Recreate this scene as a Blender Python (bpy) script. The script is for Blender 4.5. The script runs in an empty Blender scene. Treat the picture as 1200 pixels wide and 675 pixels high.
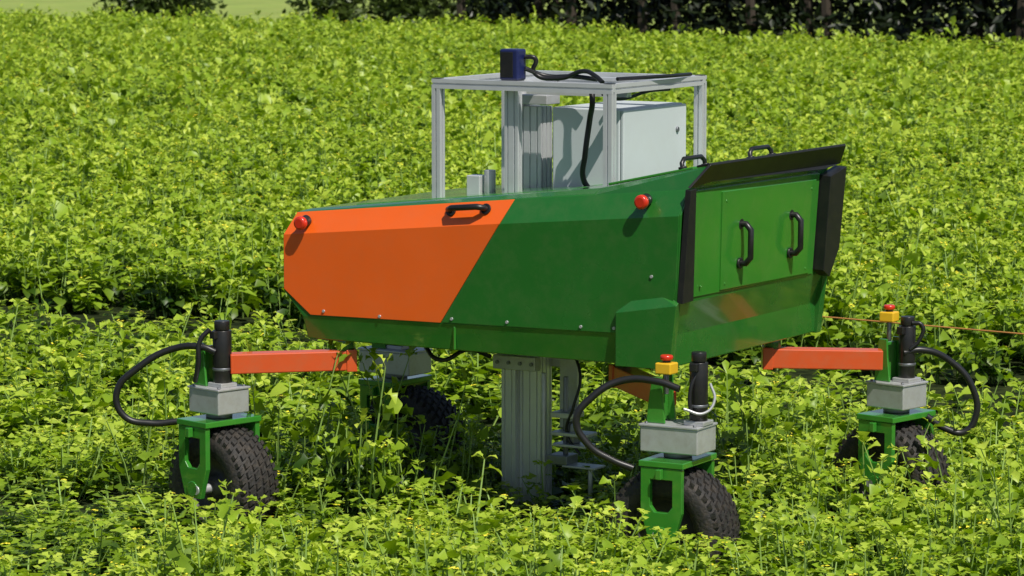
import bpy, bmesh, math, random
import numpy as np
from mathutils import Vector, Matrix, Quaternion
random.seed(7)
scene=bpy.context.scene
scene.view_settings.view_transform='Standard'
scene.view_settings.look='None'
scene.view_settings.exposure=0
COL=scene.collection
# ------------------------------------------------------------------ camera
TH=math.radians(31); PITCH=math.atan(454.5/3893)
CAM=Vector((7.677,-14.283,3.3))
cd=bpy.data.cameras.new("camera"); cam=bpy.data.objects.new("camera",cd); COL.objects.link(cam)
cam.location=CAM; cam.rotation_euler=(math.radians(90)-PITCH,0,TH)
cd.lens=116.8; cd.sensor_width=36; cd.clip_start=.1; cd.clip_end=3000
cd.dof.use_dof=True; cd.dof.focus_distance=16.9; cd.dof.aperture_fstop=8
scene.camera=cam
# ------------------------------------------------------------------ light
SUN=Vector((.50,-.27,.80)).normalized()
w=bpy.data.worlds.new("World"); scene.world=w; w.use_nodes=True
nt=w.node_tree; nt.nodes.clear()
sky=nt.nodes.new("ShaderNodeTexSky"); sky.sky_type='NISHITA'; sky.sun_disc=False
sky.sun_elevation=math.asin(SUN.z); sky.sun_rotation=math.atan2(SUN.x,SUN.y)
bg=nt.nodes.new("ShaderNodeBackground"); bg.inputs[1].default_value=.075
out=nt.nodes.new("ShaderNodeOutputWorld")
nt.links.new(sky.outputs[0],bg.inputs[0]); nt.links.new(bg.outputs[0],out.inputs[0])
sd=bpy.data.lights.new("sun",'SUN'); sd.energy=5; sd.angle=math.radians(.5); sd.color=(1,.95,.86)
so=bpy.data.objects.new("sun",sd); COL.objects.link(so); so.rotation_euler=SUN.to_track_quat('Z','Y').to_euler()
so.location=(0,0,30)
# ------------------------------------------------------------------ materials
def mat(name,col,rough=.5,metal=0,coat=0,var=.12,scale=6,bump=0,bscale=200,dirt=None,dirt_amt=.0):
    m=bpy.data.materials.new(name); m.use_nodes=True; n=m.node_tree.nodes; l=m.node_tree.links
    b=n["Principled BSDF"]
    tc=n.new("ShaderNodeTexCoord")
    no=n.new("ShaderNodeTexNoise"); no.inputs["Scale"].default_value=scale; no.inputs["Detail"].default_value=6
    l.new(tc.outputs["Object"],no.inputs["Vector"])
    mx=n.new("ShaderNodeMix"); mx.data_type='RGBA'
    mx.inputs[6].default_value=(*[c*(1-var) for c in col],1); mx.inputs[7].default_value=(*[min(1,c*(1+var)) for c in col],1)
    l.new(no.outputs[0],mx.inputs[0])
    last=mx.outputs[2]
    if dirt:
        n2=n.new("ShaderNodeTexNoise"); n2.inputs["Scale"].default_value=scale*2.7; n2.inputs["Detail"].default_value=9; n2.inputs["Roughness"].default_value=.7
        l.new(tc.outputs["Object"],n2.inputs["Vector"])
        r=n.new("ShaderNodeMapRange"); r.inputs[1].default_value=.45; r.inputs[2].default_value=.8; r.inputs[3].default_value=0; r.inputs[4].default_value=dirt_amt
        l.new(n2.outputs[0],r.inputs[0])
        m2=n.new("ShaderNodeMix"); m2.data_type='RGBA'; m2.inputs[7].default_value=(*dirt,1)
        l.new(r.outputs[0],m2.inputs[0]); l.new(last,m2.inputs[6]); last=m2.outputs[2]
    l.new(last,b.inputs["Base Color"])
    rr=n.new("ShaderNodeMapRange"); rr.inputs[3].default_value=max(.02,rough-.08); rr.inputs[4].default_value=rough+.08
    l.new(no.outputs[0],rr.inputs[0]); l.new(rr.outputs[0],b.inputs["Roughness"])
    b.inputs["Metallic"].default_value=metal; b.inputs["Coat Weight"].default_value=coat; b.inputs["Coat Roughness"].default_value=.08
    if bump:
        nb=n.new("ShaderNodeTexNoise"); nb.inputs["Scale"].default_value=bscale
        l.new(tc.outputs["Object"],nb.inputs["Vector"])
        bp=n.new("ShaderNodeBump"); bp.inputs["Strength"].default_value=bump; bp.inputs["Distance"].default_value=.01
        l.new(nb.outputs[0],bp.inputs["Height"]); l.new(bp.outputs[0],b.inputs["Normal"])
    return m
DUST=(.25,.2,.12)
GREEN=mat("green_paint",(.016,.135,.016),.26,0,.8,.1,3,dirt=DUST,dirt_amt=.12)
GREEN2=mat("green_paint_light",(.035,.22,.022),.22,0,.8,.1,3,dirt=DUST,dirt_amt=.12)
ORANGE=mat("orange_paint",(.84,.125,.010),.36,0,.4,.06,3,dirt=DUST,dirt_amt=.1)
ORANGE2=mat("orange_arm_paint",(.60,.08,.016),.4,0,.3,.06,5,dirt=DUST,dirt_amt=.25)
BLACK=mat("black_plastic",(.012,.012,.013),.35,0,0,.2,8,dirt=DUST,dirt_amt=.05)
CABLE=mat("black_rubber_cable",(.012,.012,.013),.4)
ALU=mat("aluminium_profile",(.72,.73,.75),.36,.5,0,.08,12)
ALUD=mat("aluminium_dark",(.22,.23,.25),.45,.8,0,.15,12)
STEEL=mat("steel_plate",(.5,.51,.52),.4,.45,0,.15,9,dirt=DUST,dirt_amt=.35)
CAB=mat("cabinet_grey_paint",(.52,.56,.58),.45,0,.1,.04,3,dirt=DUST,dirt_amt=.08)
RED=mat("red_plastic",(.6,.03,.01),.3,0,.3)
YEL=mat("yellow_plastic",(.75,.45,.02),.4)
BLUE=mat("sensor_blue",(.012,.018,.085),.35,0,.2)
TYRE=mat("tyre_rubber",(.018,.017,.016),.7,0,0,.3,9,bump=.5,bscale=60,dirt=(.11,.08,.05),dirt_amt=.5)
RIM=mat("rim_steel",(.08,.08,.08),.5,.5,0,.3,9,dirt=DUST,dirt_amt=.4)
# ------------------------------------------------------------------ helpers
robot=bpy.data.objects.new("agricultural_robot",None); COL.objects.link(robot)
def finish(ob,m,parent,bevel=0,smooth=False):
    COL.objects.link(ob); ob.parent=parent
    if m: ob.data.materials.append(m)
    if smooth:
        for p in ob.data.polygons: p.use_smooth=True
    if bevel:
        b=ob.modifiers.new("bevel",'BEVEL'); b.width=bevel; b.segments=2; b.limit_method='ANGLE'; b.angle_limit=math.radians(30)
    return ob
def mesh_ob(name,verts,faces,m,parent=robot,bevel=0,smooth=False,solid=0,offset=0):
    me=bpy.data.meshes.new(name); me.from_pydata([tuple(v) for v in verts],[],faces); me.update()
    ob=bpy.data.objects.new(name,me)
    if solid:
        s=ob.modifiers.new("solid",'SOLIDIFY'); s.thickness=solid; s.offset=offset
    return finish(ob,m,parent,bevel,smooth)
def box(name,c,s,m,parent=robot,bevel=.004,rot=(0,0,0)):
    x,y,z=[k/2 for k in s]
    v=[(a*x,b*y,cc*z) for a in(-1,1) for b in(-1,1) for cc in(-1,1)]
    f=[(0,1,3,2),(4,6,7,5),(0,4,5,1),(2,3,7,6),(0,2,6,4),(1,5,7,3)]
    ob=mesh_ob(name,v,f,m,parent,bevel); ob.location=c; ob.rotation_euler=rot; return ob
def extrude(name,prof,p0,p1,m,parent=robot,bevel=0,up=None,smooth=False):
    p0=Vector(p0);p1=Vector(p1);d=p1-p0;L=d.length;d.normalize()
    up=Vector(up) if up else (Vector((0,0,1)) if abs(d.z)<.9 else Vector((0,1,0)))
    xa=up.cross(d).normalized(); ya=d.cross(xa)
    n=len(prof); v=[xa*a+ya*b for a,b in prof]+[xa*a+ya*b+d*L for a,b in prof]
    f=[tuple(range(n))[::-1],tuple(range(n,2*n))]+[(i,(i+1)%n,n+(i+1)%n,n+i) for i in range(n)]
    ob=mesh_ob(name,v,f,m,parent,bevel); ob.location=p0
    if smooth:
        for p in ob.data.polygons:
            if len(p.vertices)==4: p.use_smooth=True
    return ob
def cyl(name,p0,p1,r,m,parent=robot,seg=24,bevel=.003):
    prof=[(r*math.cos(2*math.pi*i/seg),r*math.sin(2*math.pi*i/seg)) for i in range(seg)]
    return extrude(name,prof,p0,p1,m,parent,bevel,smooth=True)
def slot_profile(w,d,nx,ny):
    gw=.010; gd=.010
    pts=[]
    def side(n,L):
        r=[(-L/2,0)]
        for i in range(n):
            c=-L/2+(i+.5)*L/n
            r+=[(c-gw/2,0),(c-gw/2,gd),(c+gw/2,gd),(c+gw/2,0)]
        return r
    for k,(n,L,D) in enumerate([(nx,w,d),(ny,d,w),(nx,w,d),(ny,d,w)]):
        a=k*math.pi/2
        for s,g in side(n,L):
            x=s;y=-D/2+g
            pts.append((x*math.cos(a)-y*math.sin(a),x*math.sin(a)+y*math.cos(a)))
    return pts
def tube(name,pts,r,m,parent=robot,res=4):
    cu=bpy.data.curves.new(name,'CURVE'); cu.dimensions='3D'; cu.bevel_depth=r; cu.bevel_resolution=res; cu.resolution_u=14; cu.use_fill_caps=True
    sp=cu.splines.new('BEZIER'); sp.bezier_points.add(len(pts)-1)
    for b,p in zip(sp.bezier_points,pts):
        b.co=p; b.handle_left_type='AUTO'; b.handle_right_type='AUTO'
    ob=bpy.data.objects.new(name,cu); COL.objects.link(ob); ob.parent=parent; cu.materials.append(m); return ob
def handle(name,c,along,outv,L,m=BLACK,parent=robot,r=.012,h=.045):
    c=Vector(c);a=Vector(along).normalized();o=Vector(outv).normalized()
    s=[c-a*L/2,c-a*L/2+o*h*.55,c-a*(L/2-.03)+o*h,c+a*(L/2-.03)+o*h,c+a*L/2+o*h*.55,c+a*L/2]
    cu=bpy.data.curves.new(name,'CURVE'); cu.dimensions='3D'; cu.bevel_depth=r; cu.bevel_resolution=3; cu.use_fill_caps=True
    sp=cu.splines.new('POLY'); sp.points.add(len(s)-1)
    for q,p in zip(sp.points,s): q.co=(*p,1)
    ob=bpy.data.objects.new(name,cu); COL.objects.link(ob); ob.parent=parent; cu.materials.append(m)
    for k,e in enumerate((-1,1)):
        p=c+a*e*L/2
        cyl(name+"_foot_%d"%k,p-o*.004,p+o*.008,r*1.8,m,parent,16)
def hull(name,verts,m,parent=robot,bevel=0):
    me=bpy.data.meshes.new(name); bm=bmesh.new()
    for v in verts: bm.verts.new(v)
    bmesh.ops.convex_hull(bm,input=bm.verts); bmesh.ops.dissolve_limit(bm,angle_limit=.02,verts=bm.verts,edges=bm.edges)
    bm.to_mesh(me); bm.free()
    return finish(bpy.data.objects.new(name,me),m,parent,bevel)
# ------------------------------------------------------------------ body
W=1.65
L_=[(-2.17,.02,1.01),(-2.19,0,1.13),(-2.31,0,1.26),(-2.31,0,1.55),(-2.26,.06,1.67),(-2.22,.12,1.685)]
M_=[(-.46,.02,1.01),(-.46,0,1.162),(-.46,0,1.32),(-.46,0,1.722),(-.46,.06,1.847),(-.46,.12,1.872)]
R_=[(0,.02,1.01),(0,0,1.17),(.045,0,1.33),(.06,0,1.77),(.085,.06,1.895),(.165,.09,2.01)]
verts=[];N=12
for S in (L_,M_,R_):
    verts+= S+[(x,W-y,z) for x,y,z in reversed(S)]
faces=[]
for s in range(2):
    for i in range(N):
        j=(i+1)%N
        faces.append((s*N+i,s*N+j,(s+1)*N+j,(s+1)*N+i))
for i in range(5):
    faces.append((i,N-1-i,N-2-i,i+1))
    o=2*N; faces.append((o+i,o+i+1,o+N-2-i,o+N-1-i))
me=bpy.data.meshes.new("body_shell"); me.from_pydata(verts,[],faces)
bm=bmesh.new(); bm.from_mesh(me); bmesh.ops.recalc_face_normals(bm,faces=bm.faces); bm.to_mesh(me); bm.free()
finish(bpy.data.objects.new("body_shell",me),GREEN,robot,.006)
for nm,fy in (("near",lambda y:y),("far",lambda y:W-y)):
    v=[(-1.33,0,1.150),(-2.135,0,1.140),(-2.303,0,1.268),(-2.303,0,1.553),(-.978,0,1.675),(-2.255,.06,1.668),(-.922,.06,1.797)]
    v=[(x,fy(y),z) for x,y,z in v]
    mesh_ob("orange_side_panel_"+nm,v,[(0,1,2,3,4),(4,3,5,6)],ORANGE,robot,.002,solid=.012)
    v=[(-1.322,0,1.152),(-.30,0,1.166),(-.03,0,1.172),(.035,0,1.40),(.05,0,1.764),(-.970,0,1.676),(.07,.06,1.888),(-.914,.06,1.799)]
    v=[(x,fy(y),z) for x,y,z in v]
    mesh_ob("green_side_panel_"+nm,v,[(0,1,2,3,4,5),(5,4,6,7)],GREEN,robot,.002,solid=.012)
    vv=[(-.29,-.03,1.005),(-.29,-.03,1.27),(.05,-.03,1.325),(.012,-.03,1.005),(-.30,.02,1.005),(-.30,.02,1.29),(-.13,.02,1.40),(.05,.02,1.35),(.012,.02,1.005)]
    hull("corner_block_"+nm,[(x,fy(y),z) for x,y,z in vv],GREEN,robot,.003)
    box("skirt_joint_"+nm,(-1.25,fy(.004),1.075),(.012,.01,.12),GREEN2)
    for k,(x,z) in enumerate([(-1.26,1.175),(-.93,1.18),(-.31,1.19),(-.10,1.46),(-2.05,1.165),(-1.7,1.16),(-.5,1.185)]):
        cyl("bolt_%s_%d"%(nm,k),(x,fy(-.012),z),(x,fy(-.004),z),.008,STEEL,robot,10,0)
def fx(z): return .045+(z-1.33)*(.04/.565)+.0
def endplate(name,pts,m,off=.006,th=.012):
    v=[(fx(z)+off,y,z) for y,z in pts]
    return mesh_ob(name,v,[tuple(range(len(v)))],m,robot,.002,solid=th,offset=0)
endplate("end_door",[(.42,1.36),(1.43,1.35),(1.44,1.845),(.37,1.86)],GREEN2,.008)
endplate("end_panel",[(.13,1.352),(1.49,1.34),(1.49,1.875),(.09,1.885)],GREEN2,.000)
endplate("trim_1",[(-.005,1.335),(.11,1.34),(.06,1.90),(.0,1.895)],BLACK,.012,.03)
endplate("trim_2",[(1.50,1.36),(1.58,1.32),(1.675,1.47),(1.69,1.90),(1.50,1.86)],BLACK,.03,.07)
mesh_ob("hood_visor",[(.172,.085,2.018),(.172,W-.03,2.018),(.105,W+.045,1.915),(.12,W-.18,1.90),(.115,.2,1.925),(.10,.0,1.905)],[(0,1,2,3,4,5)],BLACK,robot,.003,solid=.014)
mesh_ob("hood_top_edge",[(.175,.083,2.019),(.09,.10,2.003),(.09,W-.07,2.003),(.175,W-.03,2.019)],[(0,1,2,3)],BLACK,robot,.003,solid=.012)
mesh_ob("deck_lid",[(-.44,.16,1.888),(.04,.16,1.99),(.04,W-.16,1.99),(-.44,W-.16,1.888)],[(0,1,2,3)],GREEN2,robot,.004,solid=.014)
handle("door_handle_1",(fx(1.58)+.014,.60,1.58),(0.01,0,1),(1,0,0),.20,h=.06,r=.016)
handle("door_handle_2",(fx(1.58)+.014,1.17,1.58),(0.01,0,1),(1,0,0),.20,h=.06,r=.016)
for k,(y,z) in enumerate([(.46,1.39),(1.38,1.38),(1.39,1.8),(.42,1.81),(.2,1.40)]):
    cyl("door_bolt_%d"%k,(fx(z)+.01,y,z),(fx(z)+.017,y,z),.006,GREEN2,robot,10,0)
handle("top_handle_1",(-.03,.30,1.985),(0,1,0),(-.2,0,1),.24)
handle("top_handle_2",(-.0,.98,1.992),(0,1,0),(-.2,0,1),.24)
handle("side_handle",(-1.18,.028,1.735),(1,0,.09),(0,-1,.35),.21,r=.016,h=.05)
for k,(x,z) in enumerate([(-2.17,1.635),(-.14,1.84)]):
    cyl("beacon_base_%d"%k,(x,.02,z),(x,-.02,z-.01),.03,BLACK)
    cyl("beacon_lamp_%d"%k,(x,-.02,z-.01),(x,-.06,z-.012),.036,RED,bevel=.012)
box("deck_plate",(-1.35,.825,1.77),(1.3,1.2,.02),GREEN2,rot=(0,-math.atan(.105),0))
# ------------------------------------------------------------------ aluminium frame
P45=slot_profile(.05,.05,1,1)
X0,X1,Y0,Y1,ZT=-1.57,-.545,.36,1.34,2.352
for k,(x,y) in enumerate([(X0,Y0),(X1,Y0),(X1,Y1),(X0,Y1)]):
    extrude("frame_post_%d"%k,P45,(x,y,1.70),(x,y,ZT-.0255),ALU)
extrude("frame_rail_1",P45,(X0-.025,Y0,ZT),(X1+.025,Y0,ZT),ALU)
extrude("frame_rail_2",P45,(X0-.025,Y1,ZT),(X1+.025,Y1,ZT),ALU)
extrude("frame_rail_3",P45,(X1,Y0+.026,ZT),(X1,Y1-.026,ZT),ALU)
extrude("frame_rail_4",P45,(X0,Y0+.026,ZT),(X0,Y1-.026,ZT),ALU)
extrude("frame_rail_5",P45,(-1.20,Y0+.026,ZT-.001),(-1.20,Y1-.026,ZT-.001),ALU)
extrude("frame_rail_6",slot_profile(.09,.045,2,1),(-1.17,Y0+.6,ZT+.0),(X1-.027,Y0+.6,ZT+.0),ALU)
extrude("frame_rail_7",P45,(-1.17,Y0+.25,ZT-.03),(X1-.027,Y0+.25,ZT-.03),ALU)
for k,(x,y) in enumerate([(X0,Y0),(X1,Y0),(X1,Y1)]):
    box("frame_cap_%d"%k,(x,y,ZT+.0275),(.044,.044,.003),BLACK,bevel=0)
extrude("column_front",slot_profile(.085,.16,2,4),(-1.36,.80,.06),(-1.36,.80,2.30),ALU)
extrude("column_rear",slot_profile(.13,.12,3,3),(-1.25,.82,.10),(-1.25,.82,2.22),ALU)
box("column_collar",(-1.31,.72,.86),(.26,.06,.075),STEEL)
box("column_collar_rear",(-1.28,.92,.88),(.30,.1,.1),STEEL)
for k in range(4): cyl("collar_bolt_%d"%k,(-1.41+.07*k,.68,.86),(-1.41+.07*k,.69,.86),.01,ALUD,seg=10,bevel=0)
box("column_head",(-1.22,.78,2.26),(.2,.14,.05),STEEL)
box("small_actuator",(-1.42,.5,1.80),(.08,.08,.14),ALU)
cyl("small_actuator_tube",(-1.34,.5,1.74),(-1.34,.5,1.9),.03,STEEL)
box("guide_plate",(-1.06,.85,.72),(.11,.02,.42),STEEL)
cyl("guide_rod",(-1.13,.70,.12),(-1.13,.70,.82),.012,STEEL)
cyl("spindle",(-1.03,.76,.35),(-1.03,.76,.8),.014,ALUD)
for k,(x,z,sx,th) in enumerate([(-1.02,.60,.14,.03),(-.98,.50,.22,.02),(-.98,.44,.20,.015),(-.92,.33,.20,.012),(-1.05,.36,.12,.05)]):
    box("tool_bracket_%d"%k,(x,.76,z),(sx,.12,th),STEEL if k!=4 else ALUD)
cyl("tool_motor",(-.98,.76,.45),(-.98,.76,.56),.035,ALUD)
cyl("tool_spindle",(-.88,.76,.15),(-.88,.76,.33),.012,STEEL)
tube("tool_cable",[(-1.0,.78,.95),(-.93,.74,.8),(-.95,.70,.65),(-1.0,.72,.5),(-.92,.72,.4)],.008,CABLE)
# cabinet
CX0,CX1,CY0,CY1,CZ0,CZ1=-1.01,-.61,.58,1.27,1.78,2.235
box("cabinet_body",((CX0+CX1)/2,(CY0+CY1)/2,(CZ0+CZ1)/2),(CX1-CX0,CY1-CY0,CZ1-CZ0),CAB,bevel=.008)
box("cabinet_door",(CX1+.012,(CY0+CY1)/2,(CZ0+CZ1)/2),(.02,CY1-CY0-.006,CZ1-CZ0-.01),CAB,bevel=.006)
cyl("cabinet_lock",(CX1+.02,1.16,2.10),(CX1+.032,1.16,2.10),.014,ALUD)
box("cabinet_feet",((CX0+CX1)/2,(CY0+CY1)/2,1.77),(.3,.5,.03),ALU)
# sensor box
SX=-1.14
box("sensor_box",(SX,.40,2.46),(.11,.09,.16),BLUE,bevel=.01)
box("sensor_lens_plate",(SX-.01,.353,2.46),(.075,.006,.13),BLACK,bevel=.002)
box("sensor_mount",(SX,.40,2.38),(.09,.08,.008),ALUD,bevel=0)
extrude("sensor_post",slot_profile(.08,.045,2,1),(SX-.01,.42,1.75),(SX-.01,.42,2.324),ALU)
tube("sensor_cable",[(SX+.06,.42,2.50),(-1.03,.44,2.49),(-1.05,.46,2.42),(-.92,.5,2.39),(-.78,.5,2.43),(-.68,.45,2.41),(-.62,.42,2.38)],.012,CABLE)
tube("sensor_cable_2",[(SX+.06,.42,2.44),(-1.0,.5,2.40),(-.85,.52,2.40),(-.7,.5,2.39)],.012,CABLE)
tube("hanging_cable",[(-.70,.44,2.36),(-.68,.42,2.28),(-.71,.45,2.2),(-.74,.45,2.0),(-.76,.47,1.88),(-.72,.5,1.8)],.015,CABLE)
tube("frame_cable",[(-.58,.5,2.395),(-.50,.9,2.395),(-.53,1.2,2.39)],.01,CABLE)
tube("frame_cable_2",[(-.62,.42,2.32),(-.6,.55,2.29),(-.56,.8,2.32),(-.55,1.0,2.32)],.009,CABLE)
# ------------------------------------------------------------------ wheels and legs
def wheel(prefix,parent,loc):
    K=.325/.293
    prof=[(-.11,.155),(-.125,.175),(-.132,.215),(-.124,.248),(-.10,.269),(-.05,.279),(.0,.281),(.05,.279),(.10,.269),(.124,.248),(.132,.215),(.125,.175),(.11,.155)]
    prof=[(y,r*K) for y,r in prof]
    seg=64;v=[];f=[]
    for i in range(seg):
        a=2*math.pi*i/seg
        for y,rr in prof: v.append((rr*math.cos(a),y,rr*math.sin(a)))
    n=len(prof)
    for i in range(seg):
        for k in range(n):
            f.append((i*n+k,i*n+(k+1)%n,((i+1)%seg)*n+(k+1)%n,((i+1)%seg)*n+k))
    t=mesh_ob(prefix+"_tyre",v,f,TYRE,parent,0,True); t.location=loc
    v=[];f=[]
    nl=40
    def blk(yc,yw,a0,aw,r0,r1):
        b=len(v)
        for rr,sh in ((r0,1),(r1,.82)):
            for (sy,sa) in ((-1,-1),(1,-1),(1,1),(-1,1)):
                a=a0+sa*aw*sh/2+.25*aw*sy; y=yc+sy*yw*sh/2
                rb=rr-(abs(y)/.12)**2*.010
                v.append((K*rb*math.cos(a),y,K*rb*math.sin(a)))
        f.extend([(b+4,b+5,b+6,b+7),(b,b+1,b+5,b+4),(b+1,b+2,b+6,b+5),(b+2,b+3,b+7,b+6),(b+3,b,b+4,b+7)])
    st=2*math.pi/nl
    for i in range(nl):
        a0=st*i
        blk(-.024,.036,a0,st*.72,.272,.291); blk(.024,.036,a0+st*.5,st*.72,.272,.291)
        blk(-.068,.036,a0+st*.3,st*.7,.270,.290); blk(.068,.036,a0+st*.2,st*.7,.270,.290)
        blk(-.108,.030,a0+st*.6,st*.62,.250,.285); blk(.108,.030,a0+st*.8,st*.62,.250,.285)
    t=mesh_ob(prefix+"_tread",v,f,TYRE,parent); t.location=loc
    l=Vector(loc)
    prof2=[(-.11,.174),(-.09,.158),(-.05,.135),(-.045,.06),(-.09,.055),(-.095,0.001)]
    for s in (-1,1):
        v=[];f=[];seg2=40;n=len(prof2)
        for i in range(seg2):
            a=2*math.pi*i/seg2
            for y,rr in prof2: v.append((rr*math.cos(a),y*s*-1,rr*math.sin(a)))
        for i in range(seg2):
            for k in range(n-1): f.append((i*n+k,i*n+k+1,((i+1)%seg2)*n+k+1,((i+1)%seg2)*n+k))
        t=mesh_ob(prefix+"_rim_%d"%(s>0),v,f,RIM,parent,0,True); t.location=loc
    cyl(prefix+"_axle",l+Vector((0,-.19,0)),l+Vector((0,.19,0)),.025,STEEL,parent)
def fork_plate(name,y,parent,dx=0):
    o=[(-.11,.577),(.11,.577),(.11,.36),(.06,.20),(-.06,.20),(-.11,.36)]
    i_=[(-.06,.52),(.06,.52),(.06,.39),(.035,.36),(-.035,.36),(-.06,.39)]
    v=[(x+dx,y,z) for x,z in o]+[(x+dx,y,z) for x,z in i_]
    f=[(k,(k+1)%6,6+(k+1)%6,6+k) for k in range(6)]
    mesh_ob(name,v,f,GREEN2,parent,.003,solid=.03)
    cyl(name+"_hub",(dx,y-.02,.25),(dx,y+.02,.25),.04,GREEN2,parent)
def leg(nm,x,y,rot,boxw=.24,motor=(.03,0),bracket=-.08,mz=1.10,mr=.05,trail=.0):
    e=bpy.data.objects.new("wheel_leg_"+nm,None); COL.objects.link(e); e.parent=robot
    e.location=(x,y,0); e.rotation_euler=(0,0,rot)
    wheel("wheel",e,(trail,0,.245))
    fork_plate("fork_plate_outer",-.17,e); fork_plate("fork_plate_inner",.17,e)
    box("fork_top",(0,0,.594),(.24,.38,.03),GREEN2,e)
    box("fork_gusset",(-.0,-.205,.55),(.03,.03,.05),GREEN2,e)
    cyl("steer_shaft",(0,0,.609),(0,0,.64),.07,ALUD,e)
    box("gear_box",(0,0,.70),(boxw,.21,.125),STEEL,e,.006)
    box("gear_box_lid",(0,0,.768),(boxw+.012,.222,.012),STEEL,e,.003)
    for a in (-1,1):
        for b in (-1,1): cyl("lid_bolt",(a*boxw*.42,b*.085,.774),(a*boxw*.42,b*.085,.782),.008,ALUD,e,10,0)
    box("motor_flange",(motor[0],motor[1],.785),(.11,.11,.022),STEEL,e)
    cyl("motor",(motor[0],motor[1],.796),(motor[0],motor[1],mz-.05),mr,BLACK,e)
    cyl("motor_cap",(motor[0],motor[1],mz-.047),(motor[0],motor[1],mz),mr*.82,BLACK,e)
    box("motor_connector",(motor[0]-.0,motor[1]-.045,mz-.07),(.04,.05,.04),BLACK,e)
    cyl("motor_ring",(motor[0],motor[1],.86),(motor[0],motor[1],.875),mr*1.06,ALUD,e)
    v=[(bracket-.05,.0,.775),(bracket+.05,0,.775),(bracket+.035,0,.90),(bracket+.03,0,1.0),(bracket-.02,0,1.0),(bracket-.04,0,.88)]
    for k,yy in enumerate((-.06,.06)):
        mesh_ob("bracket_plate_%d"%k,[(a,yy,c) for a,b,c in v],[tuple(range(6))],GREEN2,e,.003,solid=.014)
    box("bracket_web",(bracket,0,.88),(.02,.10,.2),GREEN2,e)
    return e
def estop(nm,loc,s=1,rot=0):
    x,y,z=loc
    box(nm+"_box",(x,y,z),(.085*s,.085*s,.055*s),YEL,robot,.006,(0,0,rot))
    cyl(nm+"_collar",(x,y,z+.0275*s),(x,y,z+.04*s),.02*s,BLACK)
    cyl(nm+"_button",(x,y,z+.04*s),(x,y,z+.065*s),.032*s,RED,bevel=.008)
    cyl(nm+"_post",(x,y,z-.027*s-.10),(x,y,z-.0275*s),.012,ALUD)
A=(-2.51,-.31);B=(.14,-.17);Cc=(.46,1.68);D=(-2.52,1.40)
leg("front",*A,math.radians(-14),motor=(.03,0),bracket=-.075,mz=1.12,trail=.03)
leg("near",*B,math.radians(2),boxw=.31,motor=(.11,.0),bracket=-.09,mz=1.13,mr=.045,trail=-.02)
leg("rear",*Cc,math.radians(-12),motor=(.05,.02),bracket=-.05,mz=1.12,mr=.045,trail=-.03)
leg("back",*D,math.radians(-5),boxw=.36,motor=(.035,0),bracket=-.07,mz=.99,trail=.12)
SQ=[(-.052,-.052),(.052,-.052),(.052,.052),(-.052,.052)]
def arm(nm,p0,p1):
    extrude("arm_"+nm,SQ,p0,p1,ORANGE2,robot,.006)
    p0=Vector(p0); d=(Vector(p1)-p0).normalized()
    extrude("arm_clamp_"+nm,[(a*1.12,b*1.12) for a,b in SQ],p0-d*.005,p0+d*.05,ORANGE2,robot,.004)
    cyl("arm_pivot_"+nm,p0+Vector((0,0,.04))+d*.05,Vector((p0.x,p0.y,1.015))+d*.05,.045,GREEN)
arm("front",(-1.93,.11,.905),(-2.45,-.29,.895))
arm("near",(-.46,.32,.905),(.05,-.12,.895))
arm("rear",(-.13,1.28,.905),(.41,1.60,.895))
arm("back",(-1.9,1.35,.905),(-2.43,1.39,.895))
estop("emergency_stop_near",(.08,-.18,1.04))
estop("emergency_stop_rear",(.43,1.64,1.12),.95)
cr=Vector((math.cos(TH),math.sin(TH),0)); up=Vector((0,0,1)); fw=Vector((-math.sin(TH),math.cos(TH),0))
def cpts(o,l): return [Vector(o)+cr*a+up*b+fw*c for a,b,c in l]
oA=(A[0],A[1],0)
tube("cable_loop_front",cpts(oA,[(-.01,.96,-.06),(-.08,.985,-.05),(-.25,.965,0),(-.42,.87,0),(-.535,.74,0),(-.50,.615,0),(-.36,.575,0),(-.22,.585,0)]),.018,CABLE)
tube("cable_front_2",cpts(oA,[(-.04,1.08,-.05),(-.09,1.02,-.06),(-.10,.9,-.06),(-.12,.8,-.04)]),.013,CABLE)
oB=(B[0],B[1],0)
tube("cable_loop_near",cpts(oB,[(0.0,.955,-.1),(-.10,.985,-.06),(-.28,.98,0),(-.42,.90,0),(-.495,.79,0),(-.44,.67,0),(-.32,.59,0),(-.22,.55,0)]),.018,CABLE)
tube("cable_near_2",cpts(oB,[(.13,1.08,-.06),(.07,1.0,-.09),(.05,.9,-.1),(.06,.83,-.1)]),.010,CABLE)
tube("cable_near_3",cpts(oB,[(.15,.98,-.08),(.17,.9,-.1),(.12,.84,-.12),(.02,.86,-.12)]),.007,STEEL)
oC=(Cc[0],Cc[1],0)
tube("cable_loop_rear",cpts(oC,[(.03,.93,-.05),(.12,.945,-.04),(.28,.88,0),(.40,.74,0),(.42,.58,0),(.36,.50,0),(.27,.515,0),(.16,.585,0)]),.018,CABLE)
tube("cable_rear_2",cpts(oC,[(.07,1.09,-.05),(.12,1.08,-.06),(.11,1.0,-.06),(.06,.95,-.06)]),.011,CABLE)
tube("underbody_hose",[(-1.7,.4,.98),(-1.55,.35,.9),(-1.45,.45,.95),(-1.4,.6,.9)],.012,CABLE)
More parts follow.
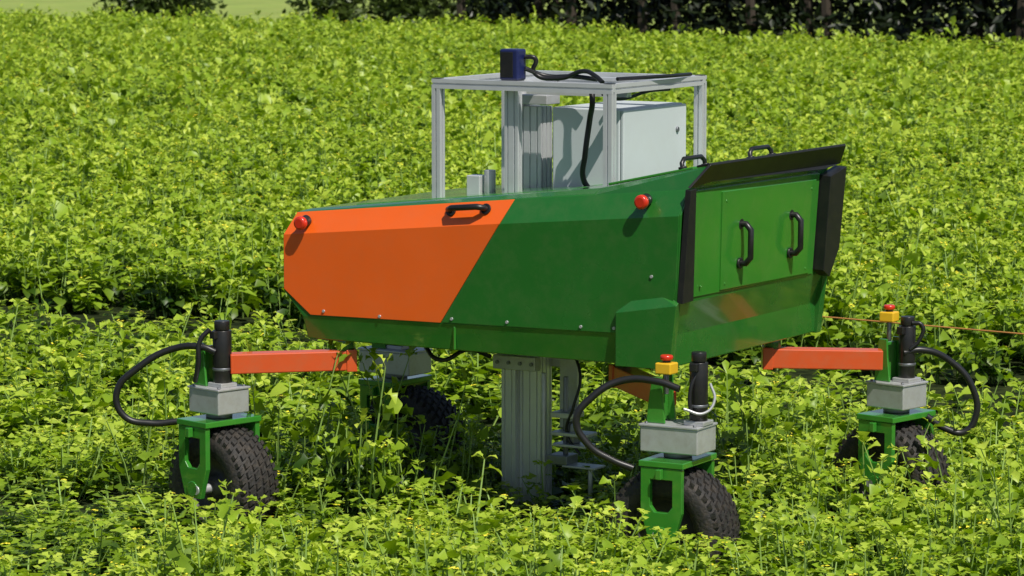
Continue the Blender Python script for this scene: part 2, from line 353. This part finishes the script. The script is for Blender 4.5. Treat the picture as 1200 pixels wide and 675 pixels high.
# ------------------------------------------------------------------ ground
def soil_mat():
    m=bpy.data.materials.new("soil_and_stubble"); m.use_nodes=True;n=m.node_tree.nodes;l=m.node_tree.links
    b=n["Principled BSDF"]; b.inputs["Roughness"].default_value=.95; b.inputs["Specular IOR Level"].default_value=.1
    g=n.new("ShaderNodeNewGeometry")
    a=n.new("ShaderNodeTexNoise"); a.inputs["Scale"].default_value=9; a.inputs["Detail"].default_value=5; l.new(g.outputs["Position"],a.inputs["Vector"])
    r=n.new("ShaderNodeValToRGB"); r.color_ramp.elements[0].color=(.008,.014,.004,1); r.color_ramp.elements[0].position=.4
    r.color_ramp.elements[1].color=(.04,.055,.014,1); r.color_ramp.elements[1].position=.7
    l.new(a.outputs[0],r.inputs[0]); l.new(r.outputs[0],b.inputs["Base Color"])
    return m
mesh_ob("ground",[(-900,-500,0),(900,-500,0),(900,1300,0),(-900,1300,0)],[(0,1,2,3)],soil_mat(),None)
GRASS=mat("dry_grass",(.22,.30,.05),.9,0,0,.4,.5,dirt=(.36,.36,.1),dirt_amt=.8)
def edgeY(x): return 51.5+(-33-x)*.15
mesh_ob("grass_verge",[(60,edgeY(60),.004),(-160,edgeY(-160),.004),(-160,190,.004),(60,190,.004)][::-1],[(0,1,2,3)],GRASS,None)
# ------------------------------------------------------------------ crop plants
def leaf_mat(name,c0,c1,c2,trans=.45):
    m=bpy.data.materials.new(name); m.use_nodes=True;n=m.node_tree.nodes;l=m.node_tree.links
    b=n["Principled BSDF"]; o=n["Material Output"]
    b.inputs["Roughness"].default_value=.42; b.inputs["Specular IOR Level"].default_value=.38
    at=n.new("ShaderNodeAttribute"); at.attribute_name="tint"
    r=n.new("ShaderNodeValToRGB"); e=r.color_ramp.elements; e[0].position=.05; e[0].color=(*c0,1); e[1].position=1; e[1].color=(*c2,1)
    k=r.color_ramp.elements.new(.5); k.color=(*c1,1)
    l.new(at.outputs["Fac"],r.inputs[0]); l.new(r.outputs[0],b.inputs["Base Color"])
    t=n.new("ShaderNodeBsdfTranslucent"); hs=n.new("ShaderNodeHueSaturation"); hs.inputs["Value"].default_value=1.5; hs.inputs["Saturation"].default_value=1.05
    l.new(r.outputs[0],hs.inputs["Color"]); l.new(hs.outputs[0],t.inputs[0])
    mx=n.new("ShaderNodeMixShader"); mx.inputs[0].default_value=trans; l.new(b.outputs[0],mx.inputs[1]); l.new(t.outputs[0],mx.inputs[2]); l.new(mx.outputs[0],o.inputs[0])
    return m
LEAF=leaf_mat("mustard_leaf",(.035,.085,.006),(.255,.39,.022),(.56,.66,.09),.33)  # young top leaves lighter; low leaves darkened to paint in shade between plants
STEM=mat("mustard_stem",(.22,.34,.07),.6)
YELF=mat("mustard_flower",(.8,.7,.04),.6)
LODS=[([0,.28,.42,.55,.78,1.0],[.03,.06,.8,.42,1.0,.10]),([0,.35,.7,1.0],[.04,.6,1.0,.1]),([0,.6,1.0],[.1,1.0,.15])]
def plant_arrays(rng,H,flowers,lod=0):
    V=[];F=[];T=[];MI=[]
    ts,hw=LODS[lod]
    def leaf(base,az,pitch,L,Wd,tint,roll):
        d=Vector((math.cos(az),math.sin(az),0)); s0=Vector((-math.sin(az),math.cos(az),0))
        b=len(V); p=Vector(base); prev=0; curl=rng.uniform(.5,1.6)
        for t,h in zip(ts,hw):
            ph=pitch-curl*t
            p=p+(d*math.cos(ph)+Vector((0,0,1))*math.sin(ph))*(t-prev)*L; prev=t
            nrm=Vector((0,0,1))*math.cos(ph)-d*math.sin(ph)
            s=s0*math.cos(roll)+nrm*math.sin(roll)
            hh=h*Wd*rng.uniform(.8,1.15)
            V.append(p+s*hh+nrm*hh*rng.uniform(.1,.5)); V.append(p.copy()); V.append(p-s*hh+nrm*hh*rng.uniform(.1,.5))
            T.extend([tint+rng.uniform(-.05,.05)]*3)
        for i in range(len(ts)-1):
            F.append((b+3*i,b+3*i+1,b+3*i+4,b+3*i+3)); F.append((b+3*i+1,b+3*i+2,b+3*i+5,b+3*i+4)); MI.extend([0,0])
    def stem(p0,p1,r0,r1):
        b=len(V)
        for p,r in((p0,r0),(p1,r1)):
            for k in range(3):
                a=k*2.094; V.append(p+Vector((math.cos(a)*r,math.sin(a)*r,0))); T.append(.4)
        for k in range(3): F.append((b+k,b+(k+1)%3,b+3+(k+1)%3,b+3+k)); MI.append(1)
    ns=rng.randint(2,3)
    for s in range(ns):
        az=rng.uniform(0,6.28); lean=rng.uniform(.05,.45); h=H*rng.uniform(.55,1.1)
        base=Vector((rng.uniform(-.05,.05),rng.uniform(-.05,.05),0))
        tip=base+Vector((math.cos(az)*lean*h,math.sin(az)*lean*h,h))
        mid=(base+tip)/2+Vector((rng.uniform(-.02,.02),rng.uniform(-.02,.02),0))
        stem(base,mid,.006,.005); stem(mid,tip,.005,.003)
        nl=rng.randint(7,9) if lod<2 else 5
        big=(.82,.92,1.25)[lod]
        for i in range(nl):
            t=.15+.85*(i+rng.random()*.6)/nl; t=min(t,1)
            p=base.lerp(mid,t*2) if t<.5 else mid.lerp(tip,t*2-1)
            L=rng.uniform(.10,.19)*(1.2-.55*t)*big
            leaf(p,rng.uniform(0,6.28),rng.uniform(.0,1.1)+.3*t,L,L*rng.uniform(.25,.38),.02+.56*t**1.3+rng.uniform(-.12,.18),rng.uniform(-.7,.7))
        for i in range(rng.randint(3,4) if lod<2 else 2):
            leaf(tip,rng.uniform(0,6.28),rng.uniform(.4,1.3),rng.uniform(.05,.085)*big,.022*big,.68+rng.uniform(-.15,.2),rng.uniform(-.4,.4))
        if flowers and rng.random()<.5:
            for i in range(5):
                c=tip+Vector((rng.uniform(-.02,.02),rng.uniform(-.02,.02),rng.uniform(.01,.05))); b=len(V)
                a=rng.uniform(0,3);r=.009 if lod<2 else .018
                for k in range(4): V.append(c+Vector((math.cos(a+k*1.571)*r,math.sin(a+k*1.571)*r,rng.uniform(-.004,.004)))); T.append(.5)
                F.append((b,b+1,b+2,b+3)); MI.append(2)
    return np.array([tuple(v) for v in V],dtype=np.float32),np.array(F,dtype=np.int32),np.array(T,dtype=np.float32),np.array(MI,dtype=np.int32)
rng=random.Random(3)
NV=16
VARS=[[plant_arrays(rng,.42,i%4==0,l) for i in range(NV)] for l in range(3)]
def bake(name,plants):
    Vs=[];Fs=[];Ts=[];Ms=[];off=0
    for (x,y,s,sz,lod) in plants:
        v,f,t,mi=VARS[lod][rp.randrange(NV)]
        a=rp.uniform(0,6.283);c,sn=math.cos(a),math.sin(a)
        tx=rp.uniform(-.2,.2);ty=rp.uniform(-.2,.2)
        o=np.empty_like(v)
        z=v[:,2]*sz
        o[:,0]=(v[:,0]*c-v[:,1]*sn)*s+x+tx*z
        o[:,1]=(v[:,0]*sn+v[:,1]*c)*s+y+ty*z
        o[:,2]=z
        big=.12*math.sin(x*1.1+.7*math.sin(y*.9))*math.sin(y*.8+.4)
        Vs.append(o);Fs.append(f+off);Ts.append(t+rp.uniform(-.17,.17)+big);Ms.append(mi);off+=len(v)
    V=np.concatenate(Vs);F=np.concatenate(Fs);T=np.concatenate(Ts);M=np.concatenate(Ms)
    me=bpy.data.meshes.new(name); me.vertices.add(len(V)); me.vertices.foreach_set("co",V.ravel())
    me.loops.add(F.size); me.loops.foreach_set("vertex_index",F.ravel())
    me.polygons.add(len(F)); me.polygons.foreach_set("loop_start",np.arange(0,F.size,4,dtype=np.int32))
    for m in (LEAF,STEM,YELF): me.materials.append(m)
    me.polygons.foreach_set("material_index",M); me.polygons.foreach_set("use_smooth",M==0)
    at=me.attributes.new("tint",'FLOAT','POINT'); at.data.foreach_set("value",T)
    me.update(calc_edges=True); return me
rp=random.Random(11)
camxy=Vector((CAM.x,CAM.y)); hd=Vector((-math.sin(TH),math.cos(TH))); rt=Vector((math.cos(TH),math.sin(TH)))
robotfoot=[(A[0],A[1],.22),(B[0],B[1],.20),(Cc[0],Cc[1],.20),(D[0],D[1],.18),(-1.3,.8,.15)]
YG=6.6
plants=[]
def add(x,y,d):
    for a,b,r in robotfoot:
        if (x-a)**2+(y-b)**2<r*r: return
    n=math.sin(x*.9+1.3*math.sin(y*.7))*math.sin(y*.8+x*.3)+.6*math.sin(x*2.3+y*1.1)*math.sin(y*2.9-x*.7)
    e=YG+.22*math.sin(x*1.3)+.15*math.sin(x*3.1)
    if y>e: return
    gapw=2.2+.6*math.sin(x*.8+1)
    if y>e-gapw:
        if rp.random()<.82: return
        s=.8;h=.4
    else:
        if n<-.6 and rp.random()<.75: return
        s=rp.uniform(.8,1.2); h=rp.uniform(.5,1.0)*(1+.25*n)
        if rp.random()<.10: h*=1.5
        if -2.45<x<-1.45 and -.1<y<1.2: h*=1.25      # taller clump beneath the body
        elif .2<x<1.1 and .7<y<1.55: h*=1.05         # clump before the far wheel
        elif x<-1.7 and y<-.2 and d<15.8: h*=.72
        elif x<-1.7 and y<-.2: h*=.5                 # flattened crop in front of the left wheel
        elif -1.7<x<-.2 and -1.6<y<.9: h*=.6         # crop crushed by the tool column
        elif -3.2<x<1.2 and -1.2<y<2.6: h*=.85
        elif y<2: h*=.9
    plants.append((x,y,s,s*h,0 if d<19 else 1))
def wedge(d0,d1,ta,dens):
    n=int(ta*(d1*d1-d0*d0)*dens)
    for _ in range(n):
        d=math.sqrt(rp.uniform(d0*d0,d1*d1)); u=rp.uniform(-ta,ta)*d
        p=camxy+hd*d+rt*u; add(p.x,p.y,d)
wedge(12,19,.24,50)
wedge(19,32,.25,36)
croproot=bpy.data.objects.new("mustard_crop",None); COL.objects.link(croproot)
near=bpy.data.objects.new("crop_foreground",bake("crop_foreground",plants)); COL.objects.link(near); near.parent=croproot
PS=3.0
patch=[]
for k in range(9):
    lod=1 if k<6 else 2
    dens=26 if lod==1 else 18
    pl=[]
    for _ in range(int(PS*PS*dens)):
        x=rp.uniform(-PS/2,PS/2);y=rp.uniform(-PS/2,PS/2)
        n=math.sin(x*2.1+k)*math.sin(y*2.1+k*1.7)
        if n<-.75 and rp.random()<.6: continue
        s=rp.uniform(.9,1.25); h=rp.uniform(.7,1.2)*(1+.18*n)
        if rp.random()<.1: h*=1.3
        pl.append((x,y,s,s*h,lod))
    patch.append(bake("crop_patch_%d"%k,pl))
np_=0
y=YG+PS/2
while y<75:
    x=-75+ (rp.random()*PS)
    while x<25:
        p=Vector((x,y))-camxy; d=p.dot(hd); u=p.dot(rt)
        if y+PS/2<edgeY(x)+.8 and d>0 and abs(u)<.23*d+2.0:
            k=rp.randrange(6) if d<42 else 6+rp.randrange(3)
            o=bpy.data.objects.new("crop_patch",patch[k]); COL.objects.link(o); o.parent=croproot
            o.location=(x,y,0); o.rotation_euler=(0,0,rp.randrange(4)*math.pi/2); np_+=1
        x+=PS
    y+=PS
print("plants",len(plants),"patches",np_)
# ------------------------------------------------------------------ wire
WIRE=mat("orange_twine",(.45,.2,.05),.6)
wr=bpy.data.objects.new("guide_wire",None); COL.objects.link(wr)
tube("twine",[(-4.6,5.75,.56),(-2,5.75,.525),(1,5.75,.49),(6,5.75,.50),(14,5.75,.6)],.005,WIRE,wr)
WOOD=mat("stake_wood",(.2,.14,.08),.8)
for k,x in enumerate((-4.6,14)): cyl("stake_%d"%k,(x,5.76,0),(x,5.76,.68),.02,WOOD,wr)
# ------------------------------------------------------------------ hedge + far bushes
HLEAF=leaf_mat("hedge_leaf_shaded",(.006,.011,.003),(.011,.021,.005),(.035,.05,.01),.1)  # near-black greens: the hedge's backlit shade is put into the leaf colour
SLEAF=leaf_mat("shrub_leaf",(.02,.035,.008),(.05,.08,.015),(.1,.14,.03),.2)
BARK=mat("bark",(.04,.03,.02),.9)
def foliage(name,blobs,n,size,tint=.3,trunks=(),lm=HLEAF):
    r=random.Random(len(name)*7)
    V=[];F=[];T=[];MI=[]
    tot=sum(b[3]*b[4]*b[5] for b in blobs)
    for (x,y,z,a,b,c) in blobs:
        k=int(n*a*b*c/tot)+20; tb=r.uniform(-.15,.15)
        for _ in range(k):
            v=Vector((r.gauss(0,1),r.gauss(0,1),r.gauss(0,1))).normalized()*(r.random()**.4)*r.uniform(.8,1.12)
            p=Vector((x+v.x*a,y+v.y*b,max(.05,z+v.z*c)))
            q=Quaternion(Vector((r.gauss(0,1),r.gauss(0,1),r.gauss(0,1))).normalized(),r.uniform(0,6.28)); s=size*r.uniform(.6,1.3); i=len(V)
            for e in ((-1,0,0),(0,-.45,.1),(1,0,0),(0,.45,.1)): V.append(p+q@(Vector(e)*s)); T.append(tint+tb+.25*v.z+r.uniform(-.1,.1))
            F.append((i,i+1,i+2,i+3)); MI.append(0)
    for (x,y,h,rad) in trunks:
        i=len(V)
        for zz,rr in((0,rad),(h*.5,rad*.7),(h,rad*.3)):
            dx=r.uniform(-.2,.2)*zz/h; 
            for k in range(6): V.append(Vector((x+dx+math.cos(k*1.047)*rr,y+math.sin(k*1.047)*rr,zz))); T.append(.2)
        for s in range(2):
            for k in range(6): F.append((i+s*6+k,i+s*6+(k+1)%6,i+s*6+6+(k+1)%6,i+s*6+6+k)); MI.append(1)
    me=bpy.data.meshes.new(name); me.from_pydata([tuple(v) for v in V],[],F); me.materials.append(lm); me.materials.append(BARK)
    me.polygons.foreach_set("material_index",MI); at=me.attributes.new("tint",'FLOAT','POINT'); at.data.foreach_set("value",T)
    ob=bpy.data.objects.new(name,me); COL.objects.link(ob); return ob
r=random.Random(5)
bl=[];tr=[]
x=-33.5
while x<16:
    yy=edgeY(x)+1.0+r.uniform(-.5,.5)-(x+33.5)*.04
    bl.append((x,yy+1.2,r.uniform(1.3,2.0),r.uniform(1.5,2.2),1.5,r.uniform(1.7,2.3)))
    bl.append((x+r.uniform(-1,1),yy,.45,1.3,.9,.7))
    bl.append((x+r.uniform(-1,1),yy+1.5,3.6,1.8,1.6,1.4))
    tr.append((x+r.uniform(-.6,.6),yy+.2,3.5,.14)); tr.append((x+r.uniform(-1,1),yy+1,3.5,.1))
    x+=r.uniform(1.0,1.7)
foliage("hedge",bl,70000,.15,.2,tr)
bl=[];tr=[]
for (x,y) in [(-40.5,56.5),(-39,57.5),(-37.8,56.5),(-36.2,57.5),(-49,59.5),(-47.8,60)]:
    bl.append((x,y,.9,1.0,1.0,1.1)); bl.append((x+.6,y,.4,.9,.8,.6)); tr.append((x,y,1.6,.08))
foliage("shrub_row",bl,7000,.13,.5,tr,SLEAF)
